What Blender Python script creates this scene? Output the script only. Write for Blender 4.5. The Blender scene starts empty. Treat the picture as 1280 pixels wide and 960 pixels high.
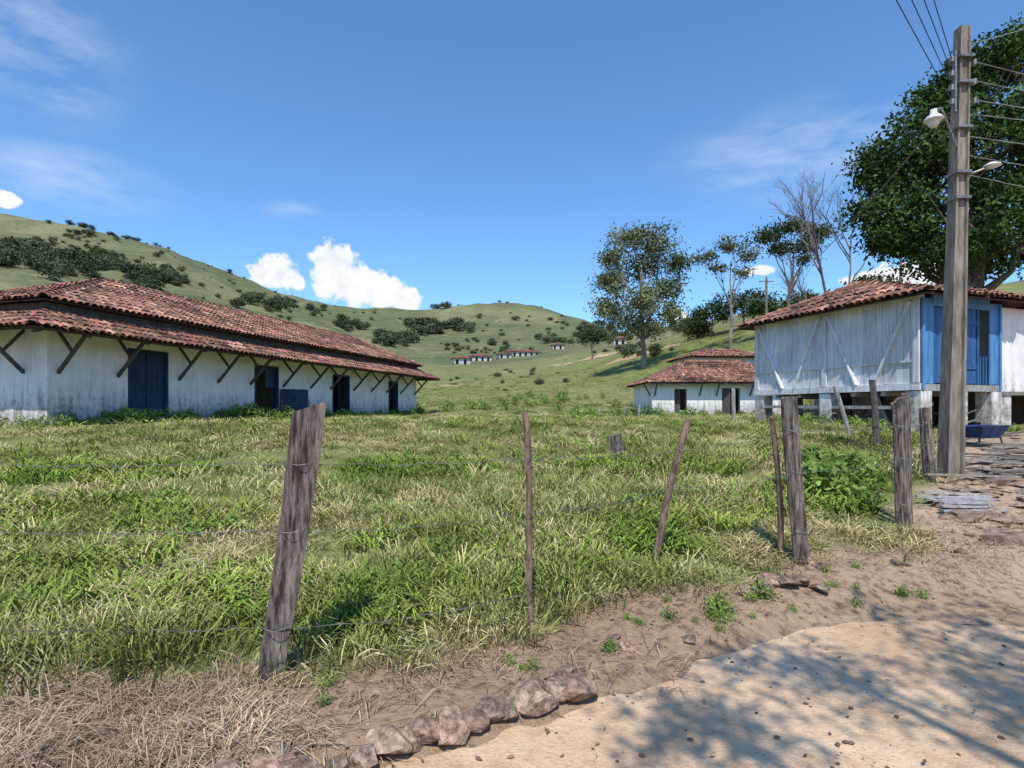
import bpy, math, random
import numpy as np
from mathutils import Vector, Matrix
rng=np.random.default_rng(7); random.seed(7)
scene=bpy.context.scene
F=700.0; HY=512.0; EYE=1.6
def P(px,py,d): return Vector(((px-640)/F*d, d, EYE+(HY-py)/F*d))
# ---------------------------------------------------------------- noise
_T=np.random.default_rng(3).random((256,256))
def vnoise(x,y):
    x=np.asarray(x,float); y=np.asarray(y,float)
    xi=np.floor(x).astype(int); yi=np.floor(y).astype(int); fx=x-xi; fy=y-yi
    fx=fx*fx*(3-2*fx); fy=fy*fy*(3-2*fy)
    a=_T[xi%256,yi%256]; b=_T[(xi+1)%256,yi%256]; c=_T[xi%256,(yi+1)%256]; d=_T[(xi+1)%256,(yi+1)%256]
    return (a*(1-fx)+b*fx)*(1-fy)+(c*(1-fx)+d*fx)*fy
def fbm(x,y,o=4):
    s=0;a=1;t=0
    for i in range(o):
        s=s+a*vnoise(x*2**i+17*i,y*2**i+31*i); t+=a; a*=.5
    return s/t-.5
def sstep(a,b,x):
    t=np.clip((x-a)/(b-a),0,1); return t*t*(3-2*t)
# ---------------------------------------------------------------- mesh builder
class MB:
    def __init__(s): s.V=[];s.Fc=[];s.M=[];s.C=[];s.n=0
    def add(s,vs,fs,mat=0,col=(1,1,1)):
        vs=[tuple(v) for v in vs]; s.V+=vs
        s.Fc+=[tuple(i+s.n for i in f) for f in fs]; s.M+=[mat]*len(fs)
        s.C+=[tuple(col)]*len(vs); s.n+=len(vs)
    def addnp(s,V,Q,mat=0,C=None):
        s.V+=V.tolist(); s.Fc+=(Q+s.n).tolist(); s.M+=[mat]*len(Q)
        s.C+=C.tolist() if C is not None else [(1,1,1)]*len(V); s.n+=len(V)
    def box(s,x0,x1,y0,y1,z0,z1,mat=0,col=(1,1,1)):
        v=[(x0,y0,z0),(x1,y0,z0),(x1,y1,z0),(x0,y1,z0),(x0,y0,z1),(x1,y0,z1),(x1,y1,z1),(x0,y1,z1)]
        s.add(v,[(0,3,2,1),(4,5,6,7),(0,1,5,4),(1,2,6,5),(2,3,7,6),(3,0,4,7)],mat,col)
    def beam(s,p0,p1,w,h,mat=0,col=(1,1,1)):
        p0=Vector(p0);p1=Vector(p1);d=(p1-p0).normalized()
        up=Vector((0,0,1)) if abs(d.z)<.95 else Vector((0,1,0))
        a=d.cross(up).normalized()*w/2; b=a.cross(d).normalized()*h/2
        v=[p0-a-b,p0+a-b,p0+a+b,p0-a+b,p1-a-b,p1+a-b,p1+a+b,p1-a+b]
        s.add(v,[(0,1,2,3),(7,6,5,4),(0,4,5,1),(1,5,6,2),(2,6,7,3),(3,7,4,0)],mat,col)
    def tube(s,pts,rad,n=6,mat=0,col=(1,1,1),cap=True):
        pts=[Vector(p) for p in pts]; vs=[];fs=[]
        a=None
        for i,p in enumerate(pts):
            d=(pts[min(i+1,len(pts)-1)]-pts[max(i-1,0)])
            d=d.normalized() if d.length>1e-9 else Vector((0,0,1))
            if a is None: a=d.orthogonal().normalized()
            a=(a-d*a.dot(d)); a=a.normalized() if a.length>1e-6 else d.orthogonal().normalized()
            b=d.cross(a)
            r=rad[i] if hasattr(rad,'__len__') else rad
            for k in range(n):
                t=2*math.pi*k/n; vs.append(p+(a*math.cos(t)+b*math.sin(t))*r)
        for i in range(len(pts)-1):
            for k in range(n):
                k2=(k+1)%n; fs.append((i*n+k,i*n+k2,(i+1)*n+k2,(i+1)*n+k))
        if cap: fs.append(tuple(range(n-1,-1,-1))); fs.append(tuple((len(pts)-1)*n+k for k in range(n)))
        s.add(vs,fs,mat,col)
    def mesh(s,name,mats,smooth=False):
        me=bpy.data.meshes.new(name); me.from_pydata(s.V,[],s.Fc)
        for m in mats: me.materials.append(m)
        me.polygons.foreach_set('material_index',s.M)
        if smooth: me.polygons.foreach_set('use_smooth',[True]*len(s.Fc))
        ca=me.color_attributes.new('Col','FLOAT_COLOR','POINT')
        c=np.ones((len(s.V),4),'f'); c[:,:3]=np.array(s.C); ca.data.foreach_set('color',c.ravel())
        me.update(); return me
    def build(s,name,mats,parent=None,smooth=False,link=True):
        o=bpy.data.objects.new(name,s.mesh(name,mats,smooth))
        if link: scene.collection.objects.link(o)
        if parent: o.parent=parent
        return o
def empty(name,loc,rz=0):
    o=bpy.data.objects.new(name,None); scene.collection.objects.link(o)
    o.location=loc; o.rotation_euler=(0,0,rz); o.empty_display_size=.3; return o
# ---------------------------------------------------------------- materials
class NT:
    def __init__(s,tree): s.t=tree
    def n(s,typ,**kw):
        nd=s.t.nodes.new(typ)
        for k,v in kw.items(): setattr(nd,k,v)
        return nd
    def l(s,a,b): s.t.links.new(a,b)
    def math(s,op,a,b=None,c=None):
        nd=s.n('ShaderNodeMath',operation=op)
        for i,v in enumerate((a,b,c)):
            if v is None: continue
            if isinstance(v,(int,float)): nd.inputs[i].default_value=v
            else: s.l(v,nd.inputs[i])
        return nd.outputs[0]
    def mix(s,f,a,b,blend='MIX'):
        nd=s.n('ShaderNodeMix',data_type='RGBA',blend_type=blend)
        for idx,v in ((0,f),(6,a),(7,b)):
            if isinstance(v,(int,float)): nd.inputs[idx].default_value=v
            elif isinstance(v,(tuple,list)): nd.inputs[idx].default_value=(*v[:3],1)
            else: s.l(v,nd.inputs[idx])
        return nd.outputs[2]
    def noise(s,vec,scale,detail=4,rough=.55):
        nd=s.n('ShaderNodeTexNoise'); nd.inputs['Scale'].default_value=scale
        nd.inputs['Detail'].default_value=detail; nd.inputs['Roughness'].default_value=rough
        if vec is not None: s.l(vec,nd.inputs['Vector'])
        return nd.outputs['Fac']
    def rng(s,v,a,b,c=0,d=1,smooth=False):
        nd=s.n('ShaderNodeMapRange'); 
        if smooth: nd.interpolation_type='SMOOTHSTEP'
        s.l(v,nd.inputs[0])
        for i,x in enumerate((a,b,c,d)): nd.inputs[i+1].default_value=x
        return nd.outputs[0]
    def scalev(s,vec,sc):
        nd=s.n('ShaderNodeVectorMath',operation='MULTIPLY'); s.l(vec,nd.inputs[0]); nd.inputs[1].default_value=sc
        return nd.outputs[0]
def newmat(name):
    m=bpy.data.materials.new(name); m.use_nodes=True; t=NT(m.node_tree)
    b=m.node_tree.nodes['Principled BSDF']; b.inputs['Specular IOR Level'].default_value=.25
    return m,t,b
def attr(t,name='Col'):
    a=t.n('ShaderNodeAttribute',attribute_name=name); return a.outputs['Color']
def simple(name,c1,c2,scale=3,stretch=(1,1,1),rough=.85,bump=.3,bdist=.01,lo=.35,hi=.65,detail=4,metal=0):
    m,t,b=newmat(name)
    co=t.n('ShaderNodeTexCoord').outputs['Object']; v=t.scalev(co,stretch)
    n=t.noise(v,scale,detail,.65); f=t.rng(n,lo,hi)
    c=t.mix(f,c1,c2)
    n2=t.noise(co,.9,2); c=t.mix(1.0,c,t.mix(t.rng(n2,.3,.7),(.78,.78,.78),(1.1,1.1,1.1)),'MULTIPLY')
    c=t.mix(1.0,c,attr(t),'MULTIPLY')
    t.l(c,b.inputs['Base Color']); b.inputs['Roughness'].default_value=rough; b.inputs['Metallic'].default_value=metal
    if bump:
        bp=t.n('ShaderNodeBump'); bp.inputs['Strength'].default_value=bump; bp.inputs['Distance'].default_value=bdist
        t.l(n,bp.inputs['Height']); t.l(bp.outputs[0],b.inputs['Normal'])
    return m
M_post=simple('weathered_wood',(.05,.036,.03),(.28,.225,.20),9,(4,4,.5),.9,1.0,.025,.38,.64)
M_stick=simple('stick_bark',(.07,.045,.035),(.30,.20,.15),12,(2,2,.6),.9,.9,.012)
M_brace=simple('old_dark_wood',(.05,.045,.045),(.14,.125,.115),6,(2,2,1),.9,.4)
M_beam=simple('grey_timber',(.20,.19,.18),(.40,.40,.38),6,(3,3,.6),.9,.5)
M_board=simple('limewashed_boards',(.37,.39,.41),(.66,.68,.70),5,(4,4,.35),.85,.4,.008,.28,.52)
M_blue=simple('blue_paint',(.025,.085,.20),(.045,.14,.32),4,(3,3,.5),.6,.3,.006)
M_bluel=simple('light_blue_paint',(.06,.20,.42),(.12,.30,.54),4,(3,3,.5),.6,.3,.006)
M_navy=simple('navy_paint',(.015,.032,.07),(.032,.065,.13),4,(3,3,.5),.6,.3,.006)
M_tile=simple('clay_tile',(.11,.052,.04),(.38,.185,.13),7,(1,1,1),.9,.6,.01,.25,.6)
M_under=simple('roof_lath',(.04,.025,.02),(.10,.055,.04),5,(1,1,1),.95,0)
M_dark=simple('dark_interior',(.02,.02,.02),(.035,.03,.03),3,bump=0)  # near-black colour that paints in the darkness of the interiors
M_conc=simple('weathered_concrete',(.14,.115,.09),(.30,.26,.215),6,(2,2,.4),.9,.7,.015)
M_rock=simple('stone',(.12,.085,.065),(.42,.31,.235),5,(1,1,1),.9,.9,.03)
M_metal=simple('galvanised_wire',(.16,.15,.14),(.32,.31,.30),20,rough=.5,bump=0,metal=.6)
M_cable=simple('black_cable',(.03,.03,.03),(.06,.06,.06),5,bump=0)
M_lamp=simple('lamp_enamel',(.65,.65,.62),(.8,.8,.78),5,rough=.3,bump=0)
M_bark=simple('bark',(.07,.055,.045),(.22,.18,.15),5,(2,2,.5),.95,.6,.03)
M_palebark=simple('pale_bark',(.13,.11,.10),(.30,.265,.235),5,(2,2,.5),.95,.4,.03)
M_rubber=simple('rubber',(.015,.015,.017),(.03,.03,.035),6,bump=0)
def plaster():
    m,t,b=newmat('whitewashed_plaster')
    co=t.n('ShaderNodeTexCoord').outputs['Object']
    n=t.noise(co,1.3,5,.65); n2=t.noise(t.scalev(co,(2.5,2.5,.4)),2.0,4,.7); n3=t.noise(co,6,5,.72)
    c=t.mix(t.rng(n,.3,.7),(.68,.67,.65),(.87,.865,.85))
    c=t.mix(t.math('MULTIPLY',t.rng(n2,.52,.72),.45),c,(.42,.39,.34))
    sx=t.n('ShaderNodeSeparateXYZ'); t.l(co,sx.inputs[0])
    h=t.math('ADD',sx.outputs[2],t.math('MULTIPLY',t.math('SUBTRACT',n2,.5),-2.6))
    low=t.rng(h,1.35,.15,0,1,True); f=t.math('MULTIPLY',low,t.rng(n3,.36,.56,.35,1))
    c=t.mix(t.math('MULTIPLY',f,.88),c,(.19,.16,.12))
    sp=t.math('MULTIPLY',t.rng(n3,.58,.64),t.rng(sx.outputs[2],2.0,.4)); c=t.mix(t.math('MULTIPLY',sp,.8),c,(.22,.18,.145))
    c=t.mix(1.0,c,attr(t),'MULTIPLY')
    t.l(c,b.inputs['Base Color']); b.inputs['Roughness'].default_value=.9
    bp=t.n('ShaderNodeBump'); bp.inputs['Strength'].default_value=.5; bp.inputs['Distance'].default_value=.02
    t.l(n,bp.inputs['Height']); t.l(bp.outputs[0],b.inputs['Normal']); return m
M_white=plaster()
def leafmat(name,ca,cb,cs=None,sfrac=.0,wscale=.35):
    m=bpy.data.materials.new(name); m.use_nodes=True; nt=m.node_tree; nt.nodes.clear(); t=NT(nt)
    geo=t.n('ShaderNodeNewGeometry'); oi=t.n('ShaderNodeObjectInfo')
    n=t.noise(geo.outputs['Position'],wscale,2,.6)
    c=t.mix(t.rng(n,.35,.65),ca,cb)
    if cs: 
        r2=t.math('ADD',oi.outputs['Random'],t.math('MULTIPLY',t.math('SUBTRACT',n,.5),2.4))
        c=t.mix(t.rng(r2,1-sfrac-.1,1-sfrac+.15),c,cs)
    br=t.math('ADD',t.math('MULTIPLY',oi.outputs['Random'],.5),.75)
    cc=t.n('ShaderNodeCombineXYZ'); [t.l(br,cc.inputs[i]) for i in range(3)]
    c=t.mix(1.0,c,cc.outputs[0],'MULTIPLY'); c=t.mix(1.0,c,attr(t),'MULTIPLY')
    d=t.n('ShaderNodeBsdfDiffuse'); t.l(c,d.inputs[0])
    o=t.n('ShaderNodeOutputMaterial'); t.l(d.outputs[0],o.inputs[0]); return m
L_grass=leafmat('grass_blades',(.20,.25,.07),(.36,.355,.135),(.50,.42,.24),.32,.5)
L_straw=leafmat('dry_grass',(.26,.19,.13),(.50,.385,.26),None,0,1.2)
L_weed=leafmat('weed_leaves',(.11,.19,.04),(.20,.28,.07),None,0,.5)
L_mango=leafmat('mango_leaves',(.030,.058,.017),(.066,.105,.03),None,0,.3)
L_euc=leafmat('eucalyptus_leaves',(.09,.105,.052),(.165,.175,.085),None,0,.3)
L_bush=leafmat('bush_leaves',(.045,.07,.028),(.09,.12,.05),None,0,.05)
L_far=leafmat('hazed_bush_leaves',(.060,.080,.045),(.10,.12,.065),None,0,.05)  # leaf colour lightened to paint in distance haze
# ---------------------------------------------------------------- terrain
colsdef=[
(-1200,45,[(60,500),(150,330),(350,240)]),
(-300,45,[(60,500),(150,335),(350,250)]),
(0,45,[(60,500),(150,340),(215,331),(350,265)]),
(100,45,[(60,500),(155,368),(230,345),(360,281)]),
(200,45,[(70,495),(180,385),(380,303)]),
(300,45,[(80,490),(200,420),(420,343)]),
(350,45,[(90,488),(210,430),(430,362)]),
(400,45,[(90,488),(220,436),(450,374)]),
(500,42,[(60,503),(80,493),(130,474),(250,447),(480,387)]),
(550,36,[(50,508),(80,490),(110,477),(250,450),(500,390)]),
(600,34,[(46,508),(70,491),(100,478),(160,463),(280,443),(520,381)]),
(645,34,[(46,507),(70,489),(100,476),(160,458),(280,441),(530,377)]),
(700,36,[(46,508),(70,487),(100,470),(160,450),(280,437),(520,386)]),
(760,40,[(50,505),(80,470),(120,445),(160,438),(280,428),(500,408)]),
(830,48,[(62,486),(85,445),(120,428),(250,420),(400,414)]),
(900,49,[(62,475),(85,424),(110,408),(250,402)]),
(1000,44,[(60,440),(80,392),(110,384),(250,380)]),
(1100,30,[(44,430),(60,385),(90,376),(200,372)]),
(1200,26,[(38,410),(50,371),(80,364),(200,360)]),
(1300,26,[(36,405),(48,368),(80,360),(200,350)]),
(2500,26,[(36,420),(60,380),(200,360)]),
]
azs=[];prof=[]
for px,d0,kn in colsdef:
    az=math.atan((px-640)/F); c=math.cos(az)
    if abs(px-640)>1500 or px<-1000: c=max(c,.5)
    rr=[0,d0/c]; zz=[0,0]
    for d,py in kn: rr.append(d/c); zz.append(EYE+(HY-py)/F*d-1.1)
    zl=zz[-1]; rr+= [rr[-1]*1.35,rr[-1]*2.2,5000]; zz+=[zl*.93,zl*.6,zl*.3]
    azs.append(math.degrees(az)); prof.append((rr,zz))
back=([0,40,150,400,5000],[0,0,10,35,20])
azs+= [115,180,245]; prof+=[back]*3
azs.append(azs[0]+360); prof.append(prof[0])
AZ=np.concatenate([np.arange(-75,75,.3),np.arange(75,285,3)]); NA=len(AZ)
RR=np.geomspace(.4,4000,430); NR=len(RR)
PZ=np.array([np.interp(RR,r,z) for r,z in prof])
azs=np.array(azs)
AQ=np.where(AZ<azs[0],AZ+360,AZ)
Z=np.zeros((NA,NR))
for j in range(NR): Z[:,j]=np.interp(AQ,azs,PZ[:,j])
for k in range(12):
    Z=(np.roll(Z,1,0)+2*Z+np.roll(Z,-1,0))/4
for k in range(6):
    Zp=np.pad(Z,((0,0),(1,1)),'edge'); Z=(Zp[:,:-2]+2*Z+Zp[:,2:])/4
A2,R2=np.meshgrid(np.radians(AZ),RR,indexing='ij')
X=R2*np.sin(A2); Y=R2*np.cos(A2)
EX=[-40,-8,-3,-1.5,-.36,1.12,2.1,3.2,4.6,7,12,40]; EY=[-9,-.5,1.2,1.9,2.5,3.41,4.1,4.7,5.0,5.2,5.8,9]
FX=[-40,-4.5,-1.33,.15,1.27,2.6,4.3,5.3,8,40]; FY=[6,3.5,3.25,3.9,4.95,5.2,6.2,7.3,8.5,16]
def edge_y(x):
    x=np.asarray(x,float)
    return np.interp(x,EX,EY)+.30*fbm(x*1.3,x*0+5,3)+.14*fbm(x*6,x*0+2,3)
def fence_y(x): return np.interp(x,FX,FY)
def zfun(x,y,rise):
    zb=1.1*np.clip((y-3.6)/12.4,0,1)
    e=y-edge_y(x)
    r=np.hypot(x,y)
    z=rise+zb+.055*sstep(-.05,.3,e)-.035*(1-sstep(-.15,.1,e))*(y<9)
    nm=sstep(.0,.5,e)
    z=z+nm*(.07*fbm(x*.9,y*.9,3)+.07*fbm(x*4,y*4,3)*np.clip(8/r,0,1))
    a=np.clip((r-60)/240,0,1)
    z=z+a*(12*fbm(x/70+3,y/70,4)+5*fbm(x/16,y/16,3))
    a2=np.clip((r-40)/25,0,1)*np.clip(1.5-r/200,0,1); z=z+a2*1.2*fbm(x/7,y/7,3)
    return z
Z=zfun(X,Y,Z)
def ground_z(x,y):
    x=np.atleast_1d(np.asarray(x,float)); y=np.atleast_1d(np.asarray(y,float))
    az=np.degrees(np.arctan2(x,y)); az=np.where(az<-75,az+360,az)
    r=np.clip(np.hypot(x,y),RR[0],RR[-1])
    fa=np.interp(az,np.append(AZ,285),np.arange(NA+1)); fr=np.interp(np.log(r),np.log(RR),np.arange(NR))
    i=np.floor(fa).astype(int); j=np.minimum(np.floor(fr).astype(int),NR-2); u=fa-i; v=fr-j
    i0=i%NA;i1=(i+1)%NA
    return (Z[i0,j]*(1-u)+Z[i1,j]*u)*(1-v)+(Z[i0,j+1]*(1-u)+Z[i1,j+1]*u)*v
def gz(x,y): return float(ground_z(x,y)[0])
def verge_mask(x,y):
    n=fbm(x*1.4,y*1.4,4)
    m=1-sstep(-.5,.35,(y-fence_y(x))+n*1.9)
    q=x/np.maximum(y,.1)
    p=sstep(.70,.80,q+n*.12)*(1-sstep(13.5,15,y))*sstep(2,6,y)
    p2=sstep(.9,1.0,q+n*.1)*(1-sstep(20,24,y))
    return np.clip(np.maximum(m*(y<14),np.maximum(p,p2*(y>0))),0,1)
def bare_n(x,y): return fbm(x*.55+9,y*.55+4,4)
red=[(22.9,103,6,2.8,1),(19,126,8,3,.9),(28,100,5,2,.95),(-10.5,98,4,2.2,.55),(37,47,6,2,.9),(47,75,8,3,.8),(14,150,5,2,.6)]
def red_mask(x,y):
    m=np.zeros_like(x)
    for a,b,r1,r2,k in red:
        d=np.hypot((x-a)/r1,(y-b)/r2)+fbm(x/1.6,y/1.6,4)*2.2; m=np.maximum(m,k*(1-sstep(.5,1.2,d)))
    return m
V=np.stack([X,Y,Z],-1).reshape(-1,3)
idx=np.arange(NA*NR).reshape(NA,NR)
i0=idx; i1=np.roll(idx,-1,0)
Q=np.stack([i0[:,:-1],i0[:,1:],i1[:,1:],i1[:,:-1]],-1).reshape(-1,4)
me=bpy.data.meshes.new('ground'); c0=len(V)
V2=np.vstack([V,[[0,0,-.03]]])
faces=Q.tolist()+[(int(idx[(k+1)%NA,0]),c0,int(idx[k,0])) for k in range(NA)]
me.from_pydata(V2.tolist(),[],faces); me.polygons.foreach_set('use_smooth',[True]*len(faces))
ca=me.color_attributes.new('Mask','FLOAT_COLOR','POINT'); C=np.zeros((len(V2),4),'f'); C[:,3]=1
C[:-1,0]=verge_mask(V[:,0],V[:,1]); C[:-1,1]=red_mask(V[:,0],V[:,1]); C[:-1,2]=np.clip((np.hypot(V[:,0],V[:,1])-90)/130,0,1)
ca.data.foreach_set('color',C.ravel())
ca=me.color_attributes.new('Patch','FLOAT_COLOR','POINT'); C=np.ones((len(V2),4),'f')
C[:-1,0]=fbm(V[:,0]/55,V[:,1]/55,5)+.5; C[:-1,1]=fbm(V[:,0]/9+40,V[:,1]/9,4)+.5; C[:-1,2]=fbm(V[:,0]/22+7,V[:,1]/22+11,5)+.5
ca.data.foreach_set('color',C.ravel())
def ground_mat():
    m,t,b=newmat('grass_and_soil')
    co=t.n('ShaderNodeNewGeometry').outputs['Position']
    a=t.n('ShaderNodeAttribute',attribute_name='Mask'); s=t.n('ShaderNodeSeparateColor'); t.l(a.outputs['Color'],s.inputs[0])
    a=t.n('ShaderNodeAttribute',attribute_name='Patch'); q=t.n('ShaderNodeSeparateColor'); t.l(a.outputs['Color'],q.inputs[0])
    n1,n5,n6=q.outputs[0],q.outputs[1],q.outputs[2]
    n2=t.noise(co,.55,5,.72); n3=t.noise(co,12,5,.72)
    near=t.mix(t.rng(n2,.35,.65),(.125,.165,.045),(.225,.235,.085))
    near=t.mix(t.math('MULTIPLY',t.rng(n5,.5,.66),.5),near,(.27,.24,.12))
    near=t.mix(t.rng(n3,.3,.7),t.mix(.4,near,(.08,.085,.035)),near)
    far=t.mix(t.rng(n1,.38,.60),(.115,.135,.06),(.20,.195,.10))  # olive hill grass, muted so distance haze is put into its colour
    far=t.mix(t.math('MULTIPLY',t.rng(n6,.38,.52,1,0),.6),far,(.078,.098,.046))
    far=t.mix(t.math('MULTIPLY',t.rng(n5,.42,.58,1,0),.35),far,(.075,.092,.042))
    far=t.mix(t.math('MULTIPLY',t.rng(n2,.36,.56,1,0),.55),far,(.068,.088,.04))
    far=t.mix(t.math('MULTIPLY',t.rng(n2,.56,.68),.5),far,(.27,.24,.14))
    sx=t.n('ShaderNodeSeparateXYZ'); t.l(co,sx.inputs[0])
    w=t.math('SINE',t.math('ADD',t.math('MULTIPLY',sx.outputs[2],2.2),t.math('MULTIPLY',n5,14)))
    far=t.mix(t.math('MULTIPLY',t.rng(w,.4,1),.28),far,(.27,.235,.135))
    c=t.mix(s.outputs[2],near,far)
    dirt=t.mix(t.rng(n3,.36,.5),(.16,.11,.075),t.mix(t.rng(n5,.4,.6),(.31,.215,.14),(.43,.32,.22)))
    dirt=t.mix(t.rng(n3,.6,.72),dirt,(.50,.39,.27))
    c=t.mix(s.outputs[0],c,dirt)
    c=t.mix(s.outputs[1],c,t.mix(t.rng(n2,.3,.7),(.42,.24,.15),(.60,.42,.30)))
    t.l(c,b.inputs['Base Color']); b.inputs['Roughness'].default_value=.95; b.inputs['Specular IOR Level'].default_value=.1
    bp=t.n('ShaderNodeBump'); bp.inputs['Strength'].default_value=.9; bp.inputs['Distance'].default_value=.05
    t.l(n3,bp.inputs['Height']); t.l(bp.outputs[0],b.inputs['Normal']); return m
me.materials.append(ground_mat()); ground=bpy.data.objects.new('ground',me); scene.collection.objects.link(ground)
# road
nx,ny=520,120
xs=np.linspace(-12,34,nx); tt=np.linspace(0,1,ny)**1.6
XX=np.repeat(xs[:,None],ny,1); EE=edge_y(xs)[:,None]+.12; YY=EE-tt[None,:]*(EE+14)
RX=fbm(XX*.8,YY*.8,3)*.045+fbm(XX*5,YY*5,3)*.02
ZZ=.012+np.maximum(RX,-.02)*np.clip((EE-YY)*1.2,0.1,1)
Vr=np.stack([XX,YY,ZZ],-1).reshape(-1,3); ir=np.arange(nx*ny).reshape(nx,ny)
Qr=np.stack([ir[:-1,1:],ir[1:,1:],ir[1:,:-1],ir[:-1,:-1]],-1).reshape(-1,4)
mb=MB(); mb.addnp(Vr,Qr)
def road_mat():
    m,t,b=newmat('sandy_dirt'); co=t.n('ShaderNodeNewGeometry').outputs['Position']
    n1=t.noise(co,.9,5,.7); n2=t.noise(co,45,3,.7); n3=t.noise(co,5,5,.78)
    c=t.mix(t.rng(n1,.34,.66),(.49,.325,.195),(.66,.49,.33))
    c=t.mix(t.math('MULTIPLY',t.rng(n3,.48,.64),.5),c,(.36,.225,.13))
    c=t.mix(t.math('MULTIPLY',t.rng(n2,.58,.70),.5),c,(.23,.155,.105))
    t.l(c,b.inputs['Base Color']); b.inputs['Roughness'].default_value=.95; b.inputs['Specular IOR Level'].default_value=.1
    bp=t.n('ShaderNodeBump'); bp.inputs['Strength'].default_value=.7; bp.inputs['Distance'].default_value=.018
    t.l(t.math('ADD',n2,t.math('MULTIPLY',n3,2)),bp.inputs['Height']); t.l(bp.outputs[0],b.inputs['Normal']); return m
mb.build('dirt_road',[road_mat()],smooth=True)
# ---------------------------------------------------------------- scatter
def scatter(name,pts,rot,scl,objs):
    col=bpy.data.collections.new(name+'_variants')
    for o in objs: col.objects.link(o)
    me=bpy.data.meshes.new(name); me.from_pydata(np.asarray(pts).tolist(),[],[])
    a=me.attributes.new('rot','FLOAT_VECTOR','POINT'); a.data.foreach_set('vector',np.asarray(rot,'f').ravel())
    a=me.attributes.new('scl','FLOAT_VECTOR','POINT'); a.data.foreach_set('vector',np.asarray(scl,'f').ravel())
    o=bpy.data.objects.new(name,me); scene.collection.objects.link(o)
    ng=bpy.data.node_groups.new(name+'_scatter','GeometryNodeTree')
    ng.interface.new_socket('Geometry',in_out='INPUT',socket_type='NodeSocketGeometry')
    ng.interface.new_socket('Geometry',in_out='OUTPUT',socket_type='NodeSocketGeometry')
    N=ng.nodes; L=ng.links
    gi=N.new('NodeGroupInput'); go=N.new('NodeGroupOutput'); ip=N.new('GeometryNodeInstanceOnPoints'); ci=N.new('GeometryNodeCollectionInfo')
    ci.inputs['Collection'].default_value=col; ci.inputs['Separate Children'].default_value=True; ci.inputs['Reset Children'].default_value=True
    ip.inputs['Pick Instance'].default_value=True
    r=N.new('GeometryNodeInputNamedAttribute'); r.data_type='FLOAT_VECTOR'; r.inputs['Name'].default_value='rot'
    s=N.new('GeometryNodeInputNamedAttribute'); s.data_type='FLOAT_VECTOR'; s.inputs['Name'].default_value='scl'
    e=N.new('FunctionNodeEulerToRotation')
    L.new(gi.outputs[0],ip.inputs['Points']); L.new(ci.outputs[0],ip.inputs['Instance'])
    L.new(r.outputs['Attribute'],e.inputs[0]); L.new(e.outputs[0],ip.inputs['Rotation']); L.new(s.outputs['Attribute'],ip.inputs['Scale'])
    L.new(ip.outputs[0],go.inputs[0])
    md=o.modifiers.new('scatter','NODES'); md.node_group=ng
    return o
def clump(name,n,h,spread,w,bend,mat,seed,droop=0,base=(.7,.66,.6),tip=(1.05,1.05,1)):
    r=random.Random(seed); mb=MB()
    for i in range(n):
        a=r.uniform(0,6.283); rd=spread*math.sqrt(r.random()); p=Vector((rd*math.cos(a),rd*math.sin(a),-.02))
        hh=h*r.uniform(.45,1.1); th=a+r.uniform(-1,1); out=Vector((math.cos(th),math.sin(th),0)); b=bend*r.uniform(.3,1.3)*hh
        side=Vector((-out.y,out.x,0)); ww=w*r.uniform(.6,1.2)
        tw=r.uniform(-.8,.8); side=(side*math.cos(tw)+out*math.sin(tw))
        mid=p+Vector((0,0,hh*.6))+out*b*.35; mid2=p+Vector((0,0,hh*.9-droop*hh*.2))+out*b*.8; tp=p+Vector((0,0,hh*(1-droop)))+out*b*1.25
        k=r.uniform(.75,1.2)
        n0=mb.n
        mb.add([p-side*ww*.4,p+side*ww*.4,mid+side*ww*.5,mid-side*ww*.5,mid2+side*ww*.35,mid2-side*ww*.35,tp],[(0,1,2,3),(3,2,4,5),(5,4,6)],0)
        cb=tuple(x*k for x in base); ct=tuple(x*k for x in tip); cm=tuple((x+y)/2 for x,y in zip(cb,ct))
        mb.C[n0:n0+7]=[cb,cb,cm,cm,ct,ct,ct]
    return mb.build(name,[mat],link=False)
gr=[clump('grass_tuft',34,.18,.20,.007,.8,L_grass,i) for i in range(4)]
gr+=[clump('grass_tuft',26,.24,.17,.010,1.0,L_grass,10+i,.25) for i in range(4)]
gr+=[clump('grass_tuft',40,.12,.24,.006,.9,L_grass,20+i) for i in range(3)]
def blocked(x,y):
    b=np.zeros(len(x),bool)
    u=(x+13.28)*.26+(y-16)*.965; w=-(x+13.28)*.965+(y-16)*.26
    b|=(u>-.1)&(u<24.9)&(w>-.1)&(w<7.1)
    b|=(x>9.9)&(x<19.7)&(y>39.9)&(y<46.2)
    a=(x-10.39)*.945+(y-14.25)*.328; c=-(x-10.39)*.328+(y-14.25)*.945
    b|=(a>-.05)&(a<10)&(c>-.1)&(c<6.6)
    return b
def samp(n,r0,r1,az0=-56,az1=54):
    r=np.sqrt(rng.uniform(r0*r0,r1*r1,n)); a=np.radians(rng.uniform(az0,az1,n)); return r*np.sin(a),r*np.cos(a)
PX=[];PR=[];PS=[]
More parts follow.
